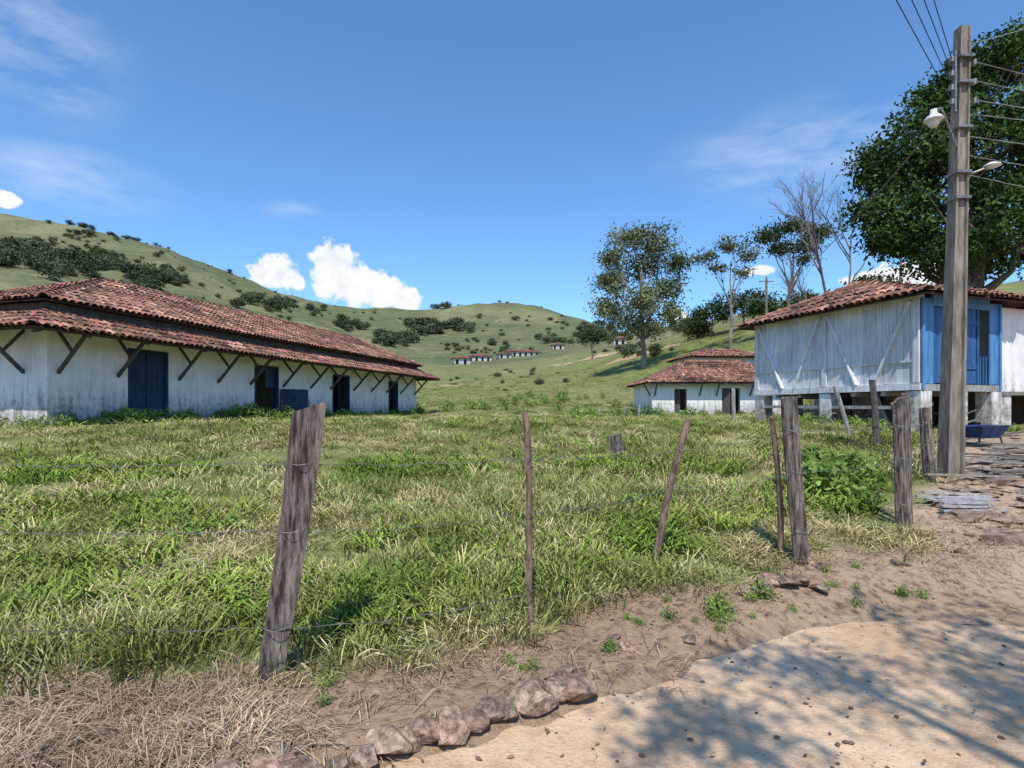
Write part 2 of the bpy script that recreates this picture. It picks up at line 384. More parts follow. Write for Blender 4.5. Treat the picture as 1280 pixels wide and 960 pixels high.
for n,r0,r1,sc in ((7400,2.2,8,1.0),(7800,8,19,1.3),(7800,19,52,2.0),(4200,48,110,2.6)):
    x,y=samp(n,r0,r1)
    if r0>40: x,y=samp(n,r0,r1,-14,30)
    vm=verge_mask(x,y); bn=bare_n(x,y)
    keep=(rng.random(n)>vm*1.12-.06)&(y>edge_y(x)+.25)&~blocked(x,y)&(red_mask(x,y)<.4)&(rng.random(n)<np.clip(1.05+bn*5,.14,1))
    x=x[keep];y=y[keep];m=len(x); z=ground_z(x,y)
    tall=.5+1.3*np.clip(fbm(x*.35,y*.35,3)*2+.28,0,1.1)*(1-.45*sstep(9,20,y))
    s=sc*rng.uniform(.7,1.25,m)
    PX.append(np.stack([x,y,z],-1)); PR.append(np.stack([rng.uniform(-.2,.2,m),rng.uniform(-.2,.2,m),rng.uniform(0,6.28,m)],-1))
    hs=s*tall*(.9 if sc<1.1 else .6 if sc<1.5 else .42 if sc<2.5 else .40); PS.append(np.stack([s,s,hs],-1))
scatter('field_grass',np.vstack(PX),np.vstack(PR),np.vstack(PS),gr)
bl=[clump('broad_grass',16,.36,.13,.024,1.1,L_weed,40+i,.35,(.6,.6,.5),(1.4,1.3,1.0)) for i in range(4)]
cen=[(-2.6,4.0,.9),(-1.6,4.4,.7),(-3.6,4.6,1.0),(.0,4.9,.8),(.5,5.6,1.),(-4.5,6.5,1.3),(2.0,6.6,.9),(-.6,5.6,.8),(3.6,7.3,.9),(-6.5,9,1.4),(2.5,9.5,1.2),(-1.5,9.5,1.0),(5,10.5,.9),(1.3,5.6,.4),(-.7,4.2,.5)]
x=[];y=[]
for a,b,r in cen:
    k=int(48*r*r+14); t=rng.uniform(0,6.28,k); q=r*np.sqrt(rng.random(k)); x+=list(a+q*np.cos(t)*1.3); y+=list(b+q*np.sin(t)*.7)
x2,y2=samp(600,3.4,20); x=np.concatenate([x,x2]); y=np.concatenate([y,y2])
k=(y>fence_y(x)+.15)&~blocked(x,y)&(verge_mask(x,y)<.5); x=x[k];y=y[k];m=len(x)
s=rng.uniform(.5,1.0,m)
scatter('broad_leaf_grass',np.stack([x,y,ground_z(x,y)],-1),np.stack([x*0,x*0,rng.uniform(0,6.28,m)],-1),np.stack([s,s,s*.8],-1),bl)
# dry grass on the verge
dg=[clump('dry_tuft',26,.08,.17,.005,2.6,L_straw,60+i,.7,(.55,.5,.45),(1,1,1)) for i in range(5)]
x,y=samp(4200,2.2,9,-62,54); x3=rng.uniform(-3.4,-.1,1500); y3=rng.uniform(1.9,3.5,1500); x=np.append(x,x3);y=np.append(y,y3)
vm=verge_mask(x,y); ed=y-np.interp(x,EX,EY); stones_zone=(x>-1.5)&(x<.5)&(ed<.36)
k=(vm>.28)&(y>edge_y(x)+.10)&~stones_zone&(rng.random(len(x))<np.where(x<.8,1.1,.65)*np.clip(.6+3.2*fbm(x*1.3,y*1.3,3),0.08,1)); x=x[k];y=y[k];m=len(x)
s=rng.uniform(.6,1.35,m)
scatter('dry_grass',np.stack([x,y,ground_z(x,y)],-1),np.stack([rng.uniform(-.2,.2,m),rng.uniform(-.2,.2,m),rng.uniform(0,6.28,m)],-1),np.stack([s,s,s*rng.uniform(.4,1.5,m)],-1),dg)
def leafq(c,L,W,r,up=.0):
    n=len(c); a=r.normal(size=(n,3)); a/=np.linalg.norm(a,axis=1)[:,None]
    b=r.normal(size=(n,3)); b[:,2]*=1-up; b-=a*(a*b).sum(1)[:,None]; b/=np.linalg.norm(b,axis=1)[:,None]
    s=r.uniform(.6,1.25,(n,1)); V=np.stack([c-a*L*s,c+b*W*s,c+a*L*s,c-b*W*s],1).reshape(-1,3)
    return V,np.arange(n*4).reshape(n,4)
def weed(name,n,R,H,L,seed,mat):
    r=np.random.default_rng(seed); mb=MB()
    c=np.stack([r.normal(0,R*.45,n),r.normal(0,R*.45,n),r.uniform(.02,H,n)],-1); c[:,2]*=np.clip(1.1-np.hypot(c[:,0],c[:,1])/R*.6,.2,1)
    V,Qd=leafq(c,L,L*.42,r); k=np.repeat(r.uniform(.6,1.35,(n,1)),4,0)*np.ones((1,3)); mb.addnp(V,Qd,0,k)
    for i in range(8): mb.tube([(0,0,-.02),c[i]],[.006,.003],4,0,(.7,.6,.5),False)
    return mb.build(name,[mat],link=False)
wd=[weed('weed',130,.28,.38,.05,80+i,L_weed) for i in range(3)]
x=[];y=[];S=[]
def near_line(ax,ay,bx,by,n,j,s0,s1):
    for i in range(n):
        t=random.random(); x.append(ax+(bx-ax)*t+random.uniform(-j,j)); y.append(ay+(by-ay)*t+random.uniform(-j,j)); S.append(random.uniform(s0,s1))
near_line(-12.9,15.9,-6.3,39.8,130,.5,.5,1.5); near_line(-20,14.3,-13.5,15.7,30,.3,.6,1.4)
near_line(-10.9,22.2,-10.1,24.6,20,.4,1.2,2.0)
near_line(4.1,7.4,5.3,9.0,26,.4,.9,1.4); near_line(8.2,19.3,10,14.6,26,.5,.5,1.0); near_line(9.8,39.6,18,39.6,20,.4,.7,1.3)
near_line(5,30,10,38,22,3,1,2); near_line(-4,42,6,55,36,6,1.,2.4)
near_line(-3,6,5,13,40,2.5,.35,.7); near_line(1.4,4.1,2.0,4.5,4,.2,.25,.45); near_line(-1.2,2.9,3.5,5.0,30,.28,.10,.26)
x=np.array(x);y=np.array(y);S=np.array(S);m=len(x)
scatter('weeds',np.stack([x,y,ground_z(x,y)],-1),np.stack([x*0,x*0,rng.uniform(0,6.28,m)],-1),np.stack([S]*3,-1),wd)
# rocks
def rock(name,seed,flat=.6,link=False):
    import bmesh
    bm=bmesh.new(); bmesh.ops.create_icosphere(bm,subdivisions=3,radius=.5)
    r=random.Random(seed); pl=[(Vector((r.gauss(0,1),r.gauss(0,1),r.gauss(0,1))).normalized(),r.uniform(.26,.42)) for _ in range(11)]
    for v in bm.verts:
        for n,d in pl:
            k=v.co.dot(n)-d
            if k>0: v.co-=n*k
        v.co*=1+.05*(r.random()-.5)
        v.co.z*=flat
    g=r.uniform(.7,1.3); mb=MB(); mb.add([v.co.copy() for v in bm.verts],[[v.index for v in f.verts] for f in bm.faces],0,(g*r.uniform(.92,1.15),g,g*.97)); bm.free()
    return mb.build(name,[M_rock],link=link)
rocks=[rock('stone',i,random.uniform(.5,.85)) for i in range(8)]
pts=[];sc=[];ro=[]
def addrock(xx,yy,s,dz=0,fl=1):
    pts.append((xx,yy,gz(xx,yy)+dz)); sc.append((s*random.uniform(.8,1.3),s*random.uniform(.8,1.2),s*fl*random.uniform(.7,1.1))); ro.append((random.uniform(-.2,.2),random.uniform(-.2,.2),random.uniform(0,6.28)))
for i in range(19):
    xx=-1.3+i*.09+random.uniform(-.03,.03); addrock(xx,float(np.interp(xx,EX,EY))+.15+random.uniform(-.04,.05),random.uniform(.17,.27),.035)
for i in range(18):
    xx=-1.3+random.uniform(0,1.7); addrock(xx,float(np.interp(xx,EX,EY))+.28+random.uniform(-.05,.08),random.uniform(.08,.17),.02)
for i in range(20):
    xx=random.uniform(.3,4.6); addrock(xx,float(np.interp(xx,EX,EY))+.25+random.uniform(0,.55),random.uniform(.05,.2),.0,.8)
for i in range(6): addrock(1.9+i*.12,4.55+random.uniform(-.1,.1),random.uniform(.14,.26),.03,.7)
scatter('kerb_stones',pts,ro,sc,rocks)
pts=[];sc=[];ro=[]
rocks2=[rock('stone',20+i,random.uniform(.35,.7)) for i in range(7)]
for i in range(260):
    yy=random.uniform(5.6,9.8); xx=yy*random.uniform(.77,1.15); addrock(xx,yy,random.choice([.06,.08,.12,.18,.25,.36]),.01,.75)
for i in range(110):
    yy=random.uniform(9,14); xx=yy*random.uniform(.75,1.1); addrock(xx,yy,random.choice([.1,.15,.25]),-.0,.6)
scatter('stone_rubble',pts,ro,sc,rocks2)
pts=[];sc=[];ro=[]
peb=[rock('pebble',50+i,.7) for i in range(4)]
for i in range(2400):
    xx=random.uniform(-2,9); yy=random.uniform(1.5,7.5)
    if yy>edge_y(xx)+.8 and verge_mask(np.array([xx]),np.array([yy]))[0]<.6: continue
    s=random.choice([.006,.008,.012,.018,.028]); pts.append((xx,yy,max(gz(xx,yy),.012)+.002)); sc.append((s*1.2,s,s*.8)); ro.append((0,0,random.uniform(0,6.28)))
scatter('gravel',pts,ro,sc,peb)
def leaf_litter():
    r=np.random.default_rng(5); n=1100; xx=r.uniform(-1,8,n); yy=r.uniform(2.0,6.2,n); k=(verge_mask(xx,yy)>.5)&((yy>edge_y(xx)-.3)|(r.random(n)<.45)); xx=xx[k];yy=yy[k]; n=len(xx)
    z=np.maximum(ground_z(xx,yy),.015)+.012; a=r.uniform(0,6.28,n); L=r.uniform(.010,.028,n); W=L*.35
    c=np.stack([xx,yy,z],-1); u=np.stack([np.cos(a),np.sin(a),r.uniform(-.3,.3,n)],-1); v=np.stack([-np.sin(a),np.cos(a),r.uniform(-.4,.4,n)],-1)
    V=np.stack([c-u*L[:,None],c+v*W[:,None],c+u*L[:,None],c-v*W[:,None]],1).reshape(-1,3)
    mb=MB(); mb.addnp(V,np.arange(n*4).reshape(n,4),0,np.repeat(r.uniform(.35,1.,(n,1)),4,0)*np.array([[1,.85,.75]])); mb.build('fallen_leaves',[L_straw])
leaf_litter()
# slabs and planks on the yard
mb=MB()
for (px,py,w,h,a) in ((1262,676,.5,.25,-.3),(1245,625,.5,.25,.5),(1258,605,.6,.3,-.2),(1222,575,.6,.3,.3),(1210,655,.45,.28,.7)):
    d=1.35*F/(py-HY); xx=(px-640)/F*d; z=gz(xx,d); c,s=math.cos(a),math.sin(a)
    p=Vector((xx,d,z+.04)); g=random.uniform(.6,1.0)
    n_=8; vs=[]
    for zz_ in (-.05,.03):
        for k in range(n_):
            t=6.283*k/n_+.3; rr_=random.uniform(.75,1.1)*(1 if zz_<0 else .95); vs.append(p+Vector((c,s,.05))*math.cos(t)*w*.55*rr_+Vector((-s,c,0))*math.sin(t)*h*.6*rr_+Vector((0,0,zz_+random.uniform(-.01,.01))))
    mb.add(vs,[tuple(range(n_,2*n_))]+[(k,(k+1)%n_,n_+(k+1)%n_,n_+k) for k in range(n_)],0,(g,g,g))
mb.build('stone_slabs',[M_rock])
mb=MB()
for i in range(9):
    bx=5.55+random.uniform(-.1,.1)+i*.03; by=6.75+i*.075; z=gz(bx,by)+.05+.022*(i%3)
    a=random.uniform(-.25,.1); u=Vector((math.cos(a),math.sin(a),random.uniform(-.04,.05)))*random.uniform(.25,.42); p=Vector((bx,by,z)); mb.beam(p-u,p+u,.065,.022,0,(1.1,1.1,1.15))
for i in range(22):
    px=random.uniform(1212,1285); d=random.uniform(8.4,12.6); L_=random.uniform(.4,1.5); a=random.uniform(-1,1)
    xx=(px-640)/F*d; z=gz(xx,d)+.05+random.uniform(0,.12); u=Vector((math.cos(a),math.sin(a),random.uniform(-.08,.12)))*L_/2; p=Vector((xx,d,z)); g=random.uniform(.4,1.); mb.beam(p-u,p+u,random.uniform(.05,.15),.03,0,(g,g*.9,g*.8))
mb.build('pile_of_wooden_planks',[M_beam])
# ---------------------------------------------------------------- posts
def post(name,b,t,w0,w1,mat,square=True,segs=14,seed=0,slant=0.,wob=.01,n=12,depthk=1.,yaw=0):
    r=random.Random(seed); mb=MB(); b=Vector(b); t=Vector(t); d=t-b
    vs=[];fs=[]
    off=[r.uniform(.86,1.1) for _ in range(n)]
    ph=r.uniform(0,6)
    for i in range(segs+1):
        f=i/segs; c=b+d*f+Vector((math.sin(f*5+ph),math.cos(f*4+ph),0))*wob
        w=(w0+(w1-w0)*f)/2
        for k in range(n):
            a=2*math.pi*k/n+yaw+math.pi/n
            aa=a-yaw
            rr=1/max(abs(math.cos(aa)),abs(math.sin(aa)))**(.85) if square else 1
            rr*=off[k]*(1+r.uniform(-.04,.04))
            vs.append(c+Vector((math.cos(a)*w*rr,math.sin(a)*w*rr*depthk,(slant*math.cos(a)*w if i==segs else 0)+(r.uniform(-.015,.015) if i==segs else 0))))
    for i in range(segs):
        for k in range(n):
            k2=(k+1)%n; fs.append((i*n+k,i*n+k2,(i+1)*n+k2,(i+1)*n+k))
    top=len(vs); vs.append(t+Vector((0,0,.0))); 
    for k in range(n): fs.append((segs*n+k,segs*n+(k+1)%n,top))
    mb.add(vs,fs)
    return mb.build(name,[mat])
def fpost(px,py,ptx,pty,d,w0,w1,mat,square,**kw):
    b=P(px,py,d); t=P(ptx,pty,d); b.z=gz(b.x,b.y); dirn=(t-b).normalized()
    return post('fence_post',b-dirn*.25,t,w0,w1,mat,square,**kw),b,t
posts=[]
o,b,t=fpost(338,862,386,510,3.22,.125,.175,M_post,True,seed=1,slant=.35,yaw=.45,wob=.008); posts.append((b,t))
o,b,t=fpost(668,806,654,517,3.85,.042,.048,M_stick,False,seed=2,wob=.02,n=8); posts.append((b,t))
o,b,t=fpost(814,722,861,524,5.0,.07,.055,M_stick,False,seed=3,wob=.02,n=8); posts.append((b,t))
o,b,t=fpost(1000,718,987,497,5.15,.145,.15,M_post,False,seed=4,wob=.012); posts.append((b,t))
fpost(977,702,967,522,5.3,.06,.045,M_stick,False,seed=5,wob=.02,n=8)
o,b,t=fpost(1131,668,1122,500,6.25,.15,.13,M_post,True,seed=6,slant=.6,yaw=.3,depthk=.6); posts.append((b,t))
fpost(1137,655,1131,492,6.4,.07,.07,M_post,True,seed=16,yaw=.5)
o,b,t=fpost(1163,602,1156,510,8.6,.14,.12,M_post,True,seed=7,yaw=.2); posts.append((b,t))
fpost(774,590,769,543,10.6,.27,.25,M_post,False,seed=8,slant=.2)
fpost(1098,552,1090,475,11.8,.15,.13,M_brace,False,seed=9)
fpost(1062,530,1044,483,13.5,.10,.10,M_beam,False,seed=10)
fpost(917,532,917,486,17,.12,.12,M_beam,False,seed=11)
fpost(967,545,966,515,12.5,.06,.05,M_stick,False,seed=12,n=8)
for px,pb,pt,d in ((798,527,505,34),(780,526,510,34),(748,524,508,36),(822,528,503,33),(765,523,511,37)):
    fpost(px,pb,px+2,pt,d,.12,.11,M_beam,False,seed=int(px),n=8)
L0=(Vector((-4.6,3.45,gz(-4.6,3.45))),Vector((-4.6,3.5,1.6)))
post('fence_post',L0[0]-Vector((0,0,.2)),L0[1],.13,.13,M_post,True,seed=31)
chain=[L0]+posts
mb=MB()
for hi,fr in enumerate((.80,.555,.20)):
    for i in range(len(chain)-1):
        (b0,t0),(b1,t1)=chain[i],chain[i+1]
        offs=Vector((0,-.07 if i<5 else -.05,0))
        p0=b0.lerp(t0,fr)+offs; p1=b1.lerp(t1,fr)+offs
        if hi==2 and i>=2: continue
        L=(p1-p0).length; n=max(6,int(L/.12)); pp=[]
        for k in range(n+1):
            f=k/n; q=p0.lerp(p1,f); q.z-=.05*4*f*(1-f)*(.5+hi*.3)+.006*math.sin(k*1.7); pp.append(q)
        mb.tube(pp,.0019,4,0,(1,1,1),False)
        mb.tube([q+Vector((0,.002,.003*(1 if k%2 else -1))) for k,q in enumerate(pp)],.0017,4,0,(1,1,1),False)
        for k in range(1,n):
            q=pp[k]
            for s in range(2):
                a=random.uniform(0,6.28); w=Vector((.2,math.cos(a),math.sin(a))).normalized()*.014; mb.tube([q-w,q+w],.0013,3,0,(1,1,1),False)
    for (b0,t0),w in zip(posts,(.085,.03,.035,.08,.09,.08)):
        c=b0.lerp(t0,fr); n=14
        mb.tube([c+Vector((math.cos(k*6.283/n)*w*1.15,math.sin(k*6.283/n)*w*1.15,.01*math.sin(k))) for k in range(n+1)],.002,4,0,(1,1,1),False)
mb.build('barbed_wire',[M_metal])
# ---------------------------------------------------------------- roof helpers
def tcol(seedv):
    r=random.random(); k=random.uniform(.6,1.2)*seedv
    if r<.10: return (k*1.3,k*1.55,k*1.55)
    if r<.32: return (k*.48,k*.55,k*.6)
    return (k,k*random.uniform(.88,1.1),k*random.uniform(.88,1.1))
def roof_face(tm,um,A,B,C_,D,tw=.215,tl=.37):
    A,B,C_,D=[Vector(p) for p in (A,B,C_,D)]
    u=(B-A).normalized(); mid=(C_+D)/2; v=(mid-A)-u*(mid-A).dot(u); H=v.length; v.normalize(); n=u.cross(v)
    if n.z<0: n=-n
    L=(B-A).length; dl=(D-A).dot(u); dr=(C_-A).dot(u)
    off=n*-.03; um.add([A+off,B+off,C_+off,D+off,A+off*2.6,B+off*2.6,C_+off*2.6,D+off*2.6],[(0,1,2,3),(7,6,5,4),(0,4,5,1),(1,5,6,2),(2,6,7,3),(3,7,4,0)])
    rows=int(H/tl)+1; cols=int(L/tw)+1
    for j in range(rows):
        v0=j*tl; vm=min(v0+tl*.5,H); l=dl*vm/H; r_=L+(dr-L)*vm/H
        v1=min(v0+tl+.06,H+.02)
        for i in range(cols):
            uc=(i+.5)*L/cols
            if uc<l+.02 or uc>r_-.02: continue
            jx=random.uniform(-.016,.016); jz=random.uniform(-.008,.012); sk=random.uniform(-.018,.018)
            p0=A+u*(uc+jx)+v*(v0-.05+random.uniform(-.02,.015)); p1=A+u*(uc+jx+sk)+v*v1
            sag=n*(.05*(float(vnoise(uc*.5,v0*.6+A.x))-.5))
            vs=[]
            for p,rad,lift in ((p0,.098,.034+jz),(p1,.082,.006+jz)):
                for k in range(6):
                    a=math.pi*k/5; vs.append(p+sag+u*math.cos(a)*rad+n*(math.sin(a)*rad*.72+lift))
            big=.8+.9*(float(vnoise((p0.x+p0.y*1.7)*.6,(p0.z+p0.y)*.9))-.35)
            tm.add(vs,[(k,k+1,k+7,k+6) for k in range(5)],0,tcol(big))
            q=p0+u*(L/cols*.5)
            if uc<r_-.15:
                vs=[]
                for p,rad in ((q,.075),(p1+u*(L/cols*.5),.07)):
                    for k in range(4):
                        a=math.pi+math.pi*k/3; vs.append(p+u*math.cos(a)*rad+n*(math.sin(a)*rad*.5+.028+(.02 if p is q else 0)))
                tm.add(vs,[(k,k+1,k+5,k+4) for k in range(3)],0,tuple(c*.6 for c in tcol(big)))
def caps(tm,p0,p1,r=.13):
    p0=Vector(p0);p1=Vector(p1);d=(p1-p0);L=d.length;d.normalize(); s=d.cross(Vector((0,0,1))).normalized(); n=s.cross(d)
    if n.z<0:n=-n
    k=int(L/.36)
    for i in range(k+1):
        a=p0+d*(i*.36-.03); b=p0+d*min(i*.36+.4,L+.05); vs=[]
        for p,rr,l in ((a,r,.05),(b,r*.85,.02)):
            for q in range(7):
                t=math.pi*q/6; vs.append(p+s*math.cos(t)*rr+n*(math.sin(t)*rr*.8+l-.02))
        tm.add(vs,[(q,q+1,q+8,q+7) for q in range(6)],0,tcol(1.))
def hip_roof(par,x0,x1,y0,y1,ze,rx0,rx1,ry,zr,ryend=None,name='roof'):
    tm=MB();um=MB()
    R0=(rx0,ry,zr); R1=(rx1,ry if ryend is None else ryend,zr)
    a,b,c,d=(x0,y0,ze),(x1,y0,ze),(x1,y1,ze),(x0,y1,ze)
    roof_face(tm,um,a,b,R1,R0); roof_face(tm,um,c,d,R0,R1); roof_face(tm,um,d,a,R0,R0); roof_face(tm,um,b,c,R1,R1)
    for p,q in ((a,R0),(d,R0),(b,R1),(c,R1),(R0,R1)):
        if (Vector(p)-Vector(q)).length>.1: caps(tm,p,q)
    tm.build(name+'_tiles',[M_tile],par,True); um.build(name+'_deck',[M_under],par)
def wall(mb,axis,a0,a1,c0,c1,z0,z1,ops,mat=0,col=(1,1,1)):
    def bx(a,b,zz0,zz1):
        if b-a<1e-4 or zz1-zz0<1e-4: return
        if axis=='x': mb.box(a,b,c0,c1,zz0,zz1,mat,col)
        else: mb.box(c0,c1,a,b,zz0,zz1,mat,col)
    cur=a0
    for (p,q,zb,zt) in sorted(ops):
        bx(cur,p,z0,z1); bx(p,q,z0,zb); bx(p,q,zt,z1); cur=q
    bx(cur,a1,z0,z1)
def boards(mb,p0,udir,W,z0,z1,bw=.16,th=.03,mat=0,cv=.12,ndir=None):
    u=Vector(udir).normalized(); n=u.cross(Vector((0,0,1)))
    k=max(1,round(W/bw)); bw=W/k; p0=Vector(p0)
    for i in range(k):
        g=random.uniform(1-cv,1+cv); a=p0+u*(i*bw+.004); b=p0+u*((i+1)*bw-.004); t=n*random.uniform(0,.006)
        dz=random.uniform(-.012,.012)
        v=[a+t,b+t,b+n*th+t,a+n*th+t]; vs=[Vector((q.x,q.y,z0+dz)) for q in v]+[Vector((q.x,q.y,z1+dz)) for q in v]
        mb.add(vs,[(0,3,2,1),(4,5,6,7),(0,1,5,4),(1,2,6,5),(2,3,7,6),(3,0,4,7)],mat,(g,g,g))
# ---------------------------------------------------------------- left stable
ang=math.atan2(.965,.26); st=empty('whitewashed_stable',(-13.28,16,1.05),ang)
Ls,Ws=24.8,7.0
mb=MB(); ops=[(2.5,4.05,0,2.58),(8.41,9.98,0,2.5),(14.3,16.0,0,2.45),(20.6,21.95,0,2.4)]
wall(mb,'x',0,Ls,0,.35,-.7,3.55,ops); wall(mb,'x',0,Ls,Ws-.35,Ws,-.7,3.55,[])
wall(mb,'y',.35,Ws-.35,0,.35,-.7,3.55,[]); wall(mb,'y',.35,Ws-.35,Ls-.35,Ls,-.7,3.55,[(2.5,4,0,2.3)])
mb.build('walls',[M_white],st)
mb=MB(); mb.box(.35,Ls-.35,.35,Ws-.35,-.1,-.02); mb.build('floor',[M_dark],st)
mb=MB()
for a,b,z0,zt in ops:
    mb.box(a-.002,a+.09,-.015,.3,0,zt); mb.box(b-.09,b+.002,-.015,.3,0,zt); mb.box(a+.09,b-.09,-.012,.3,zt-.09,zt+.002)
mb.build('door_frames',[M_navy],st)
mb=MB()
boards(mb,(2.6,.13,0),(1,0,0),.68,.02,2.48,.15); boards(mb,(3.29,.13,0),(1,0,0),.68,.02,2.48,.15)
mb.box(2.62,3.27,.07,.098,.35,.45); mb.box(2.62,3.27,.07,.098,2.0,2.1); mb.box(3.31,3.95,.07,.098,.35,.45); mb.box(3.31,3.95,.07,.098,2.0,2.1)
mb.box(3.26,3.30,.05,.096,.05,2.48)
a=math.radians(-28); boards(mb,(10.0,-.06,0),(math.cos(a),math.sin(a),0),1.35,.0,1.5,.16)
boards(mb,(9.25,.16,0),(1,0,0),.64,1.55,2.4,.16)
boards(mb,(15.35,.30,0),(.5,.86,0),.8,.0,2.3,.16)
boards(mb,(14.4,.4,0),(.2,.98,0),.7,.0,2.3,.16)
mb.build('doors',[M_navy],st)
hip_roof(st,-.35,Ls+.35,-.35,Ws+.35,3.68,4.5,22.,3.5,5.45,name='upper_roof')
tm=MB();um=MB(); i0_,o0_,zi,zo=.08,1.3,3.36,2.74
I=[(-i0_,-i0_,zi),(Ls+i0_,-i0_,zi),(Ls+i0_,Ws+i0_,zi),(-i0_,Ws+i0_,zi)]
O=[(-o0_,-o0_,zo),(Ls+o0_,-o0_,zo),(Ls+o0_,Ws+o0_,zo),(-o0_,Ws+o0_,zo)]
for k in range(4):
    k2=(k+1)%4; roof_face(tm,um,O[k],O[k2],I[k2],I[k]); caps(tm,O[k],I[k],.12)
tm.build('skirt_roof_tiles',[M_tile],st,True); um.build('skirt_roof_deck',[M_under],st)
mb=MB(); 
mb.box(-.06,Ls+.06,-.07,-.004,3.40,3.62); mb.box(-.07,-.004,-.0,Ws,3.40,3.62)
for s in [.3,2.15,4.5,6.35,8.15,10.3,12.4,14.1,16.4,18.4,20.3,22.3,24.5]:
    mb.beam((s,.0,1.62),(s,-1.14,2.78),.08,.09); mb.beam((s+.0,-.0,2.85),(s,-.55,2.20),.07,.07)
    mb.beam((s,0,3.18),(s,-1.24,2.62),.07,.08)
for s in [.9,2.9,4.9,6.7]:
    mb.beam((0,s,1.62),(-1.14,s,2.78),.08,.09); mb.beam((0,s,2.85),(-.55,s,2.20),.07,.07); mb.beam((0,s,3.18),(-1.24,s,2.62),.07,.08)
mb.beam((-1.2,-1.16,2.70),(Ls+1.2,-1.16,2.70),.07,.08); mb.beam((-1.17,-1.1,2.70),(-1.17,Ws+1.1,2.70),.07,.08)
mb.beam((0,0,2.9),(-1.15,-1.15,2.62),.08,.1)
mb.build('eave_braces',[M_brace],st)
# ---------------------------------------------------------------- granary
gr_=empty('wooden_granary',(10.39,14.25,1.2),math.atan2(.328,.945))
Lg,Wg,fz,tz=5.6,3.0,.97,3.25
mb=MB(); boards(mb,(0.0,Lg-.03,0),(0,-1,0),Lg-.06,fz+.1,tz,.19,.03,0,.08)
boards(mb,(Wg,.03,0),(0,1,0),Lg-.06,fz+.1,tz,.19,.03,0,.1); boards(mb,(Wg-.05,Lg,0),(-1,0,0),Wg-.1,fz+.1,tz,.19)
mb.build('plank_walls',[M_board],gr_)
mb=MB()
for yy in (-.02,2.73,5.47): mb.box(-.09,-.033,yy,yy+.15,fz+.12,tz)
mb.box(-.095,.1,-.05,Lg+.05,fz-.07,fz+.10); mb.box(-.09,.1,-.03,Lg+.03,tz,tz+.12); mb.box(-.075,-.035,.13,2.73,1.62,1.68); mb.box(-.075,-.035,2.88,5.47,1.62,1.68)
for (ya,yb) in ((.2,1.2),(2.68,1.72),(2.95,3.9),(5.42,4.4)):
    mb.beam((-.07,ya,tz-.05),(-.07,yb,fz+.12),.13,.05,0,(1.1,1.1,1.1))
mb.build('wall_framing',[M_board],gr_)
mb=MB()
mb.box(-.05,Wg+.05,-.05,.12,fz-.09,fz+.08); mb.box(0.1,Wg,.12,Lg,fz-.02,fz+.05)
for yy in (.9,1.8,3.7,4.6): mb.box(-.03,Wg,yy,yy+.14,fz-.2,fz-.075)
mb.beam((-.0,.3,.45),(-.0,5.3,.5),.05,.09); mb.beam((.9,.3,.55),(.9,5.3,.3),.06,.09); mb.beam((2,.3,.25),(2.2,5.3,.5),.06,.09)
for i in range(9): mb.beam((.25+i*.1,1.+.1*i,-.1),(.4+i*.12,1.5+.2*i,.85),.05,.05)
for i in range(30): 
    y_=random.uniform(.0,4.8); x_=random.uniform(.2,2.6); mb.beam((x_,y_,random.uniform(-.3,.2)),(x_+random.uniform(-.4,.8),y_+random.uniform(-.8,.8),random.uniform(-.3,.5)),.12,.04,0,(.5,.45,.4))
mb.build('floor_beams',[M_beam],gr_)
mb=MB()
for xx in (-.05,1.3,Wg-.35):
    for yy in (-.05,2.6,Lg-.35):
        mb.box(xx,xx+.4,yy,yy+.4,-.6,fz-.095,0)
mb.build('brick_piers',[M_white],gr_)
mb=MB(); mb.box(.5,2.6,2.0,2.05,fz+.05,tz); mb.build('interior_gloom_panel',[M_dark],gr_)  # near-black panel, painted stand-in for the dim inside behind the door gap
mb=MB()
boards(mb,(0.03,0,0),(1,0,0),.40,fz+.1,tz,.19,.03,0); boards(mb,(Wg-.40,0,0),(1,0,0),.40,fz+.1,tz,.19,.03,0)
mb.box(.42,Wg-.41,-.04,.03,tz-.18,tz+.1)
mb.box(-.03,.03,-.10,-.05,fz-.05,tz); mb.box(Wg-.05,Wg+.02,-.08,-.02,fz-.05,tz)
mb.build('blue_facade',[M_bluel],gr_)
mb=MB()
boards(mb,(.45,.02,0),(1,0,0),.55,fz+.12,tz-.2,.15); boards(mb,(1.5,.04,0),(1,0,0),.62,fz+.12,tz-.2,.15)
mb.box(1.0,1.07,-.02,.04,fz+.08,tz-.18); mb.box(2.13,2.2,-.02,.04,fz+.08,tz-.18)
for i in range(3): mb.box(2.24+i*.12,2.29+i*.12,-.01,.02,fz+.1,fz+.85)
mb.box(1.52,2.1,-.02,.006,fz+.5,fz+.6); mb.box(1.52,2.1,-.02,.006,tz-.6,tz-.5)
mb.build('blue_doors',[M_blue],gr_)
hip_roof(gr_,-.45,Wg+.5,-.5,Lg+.45,3.30,1.35,1.65,2.7,4.28)
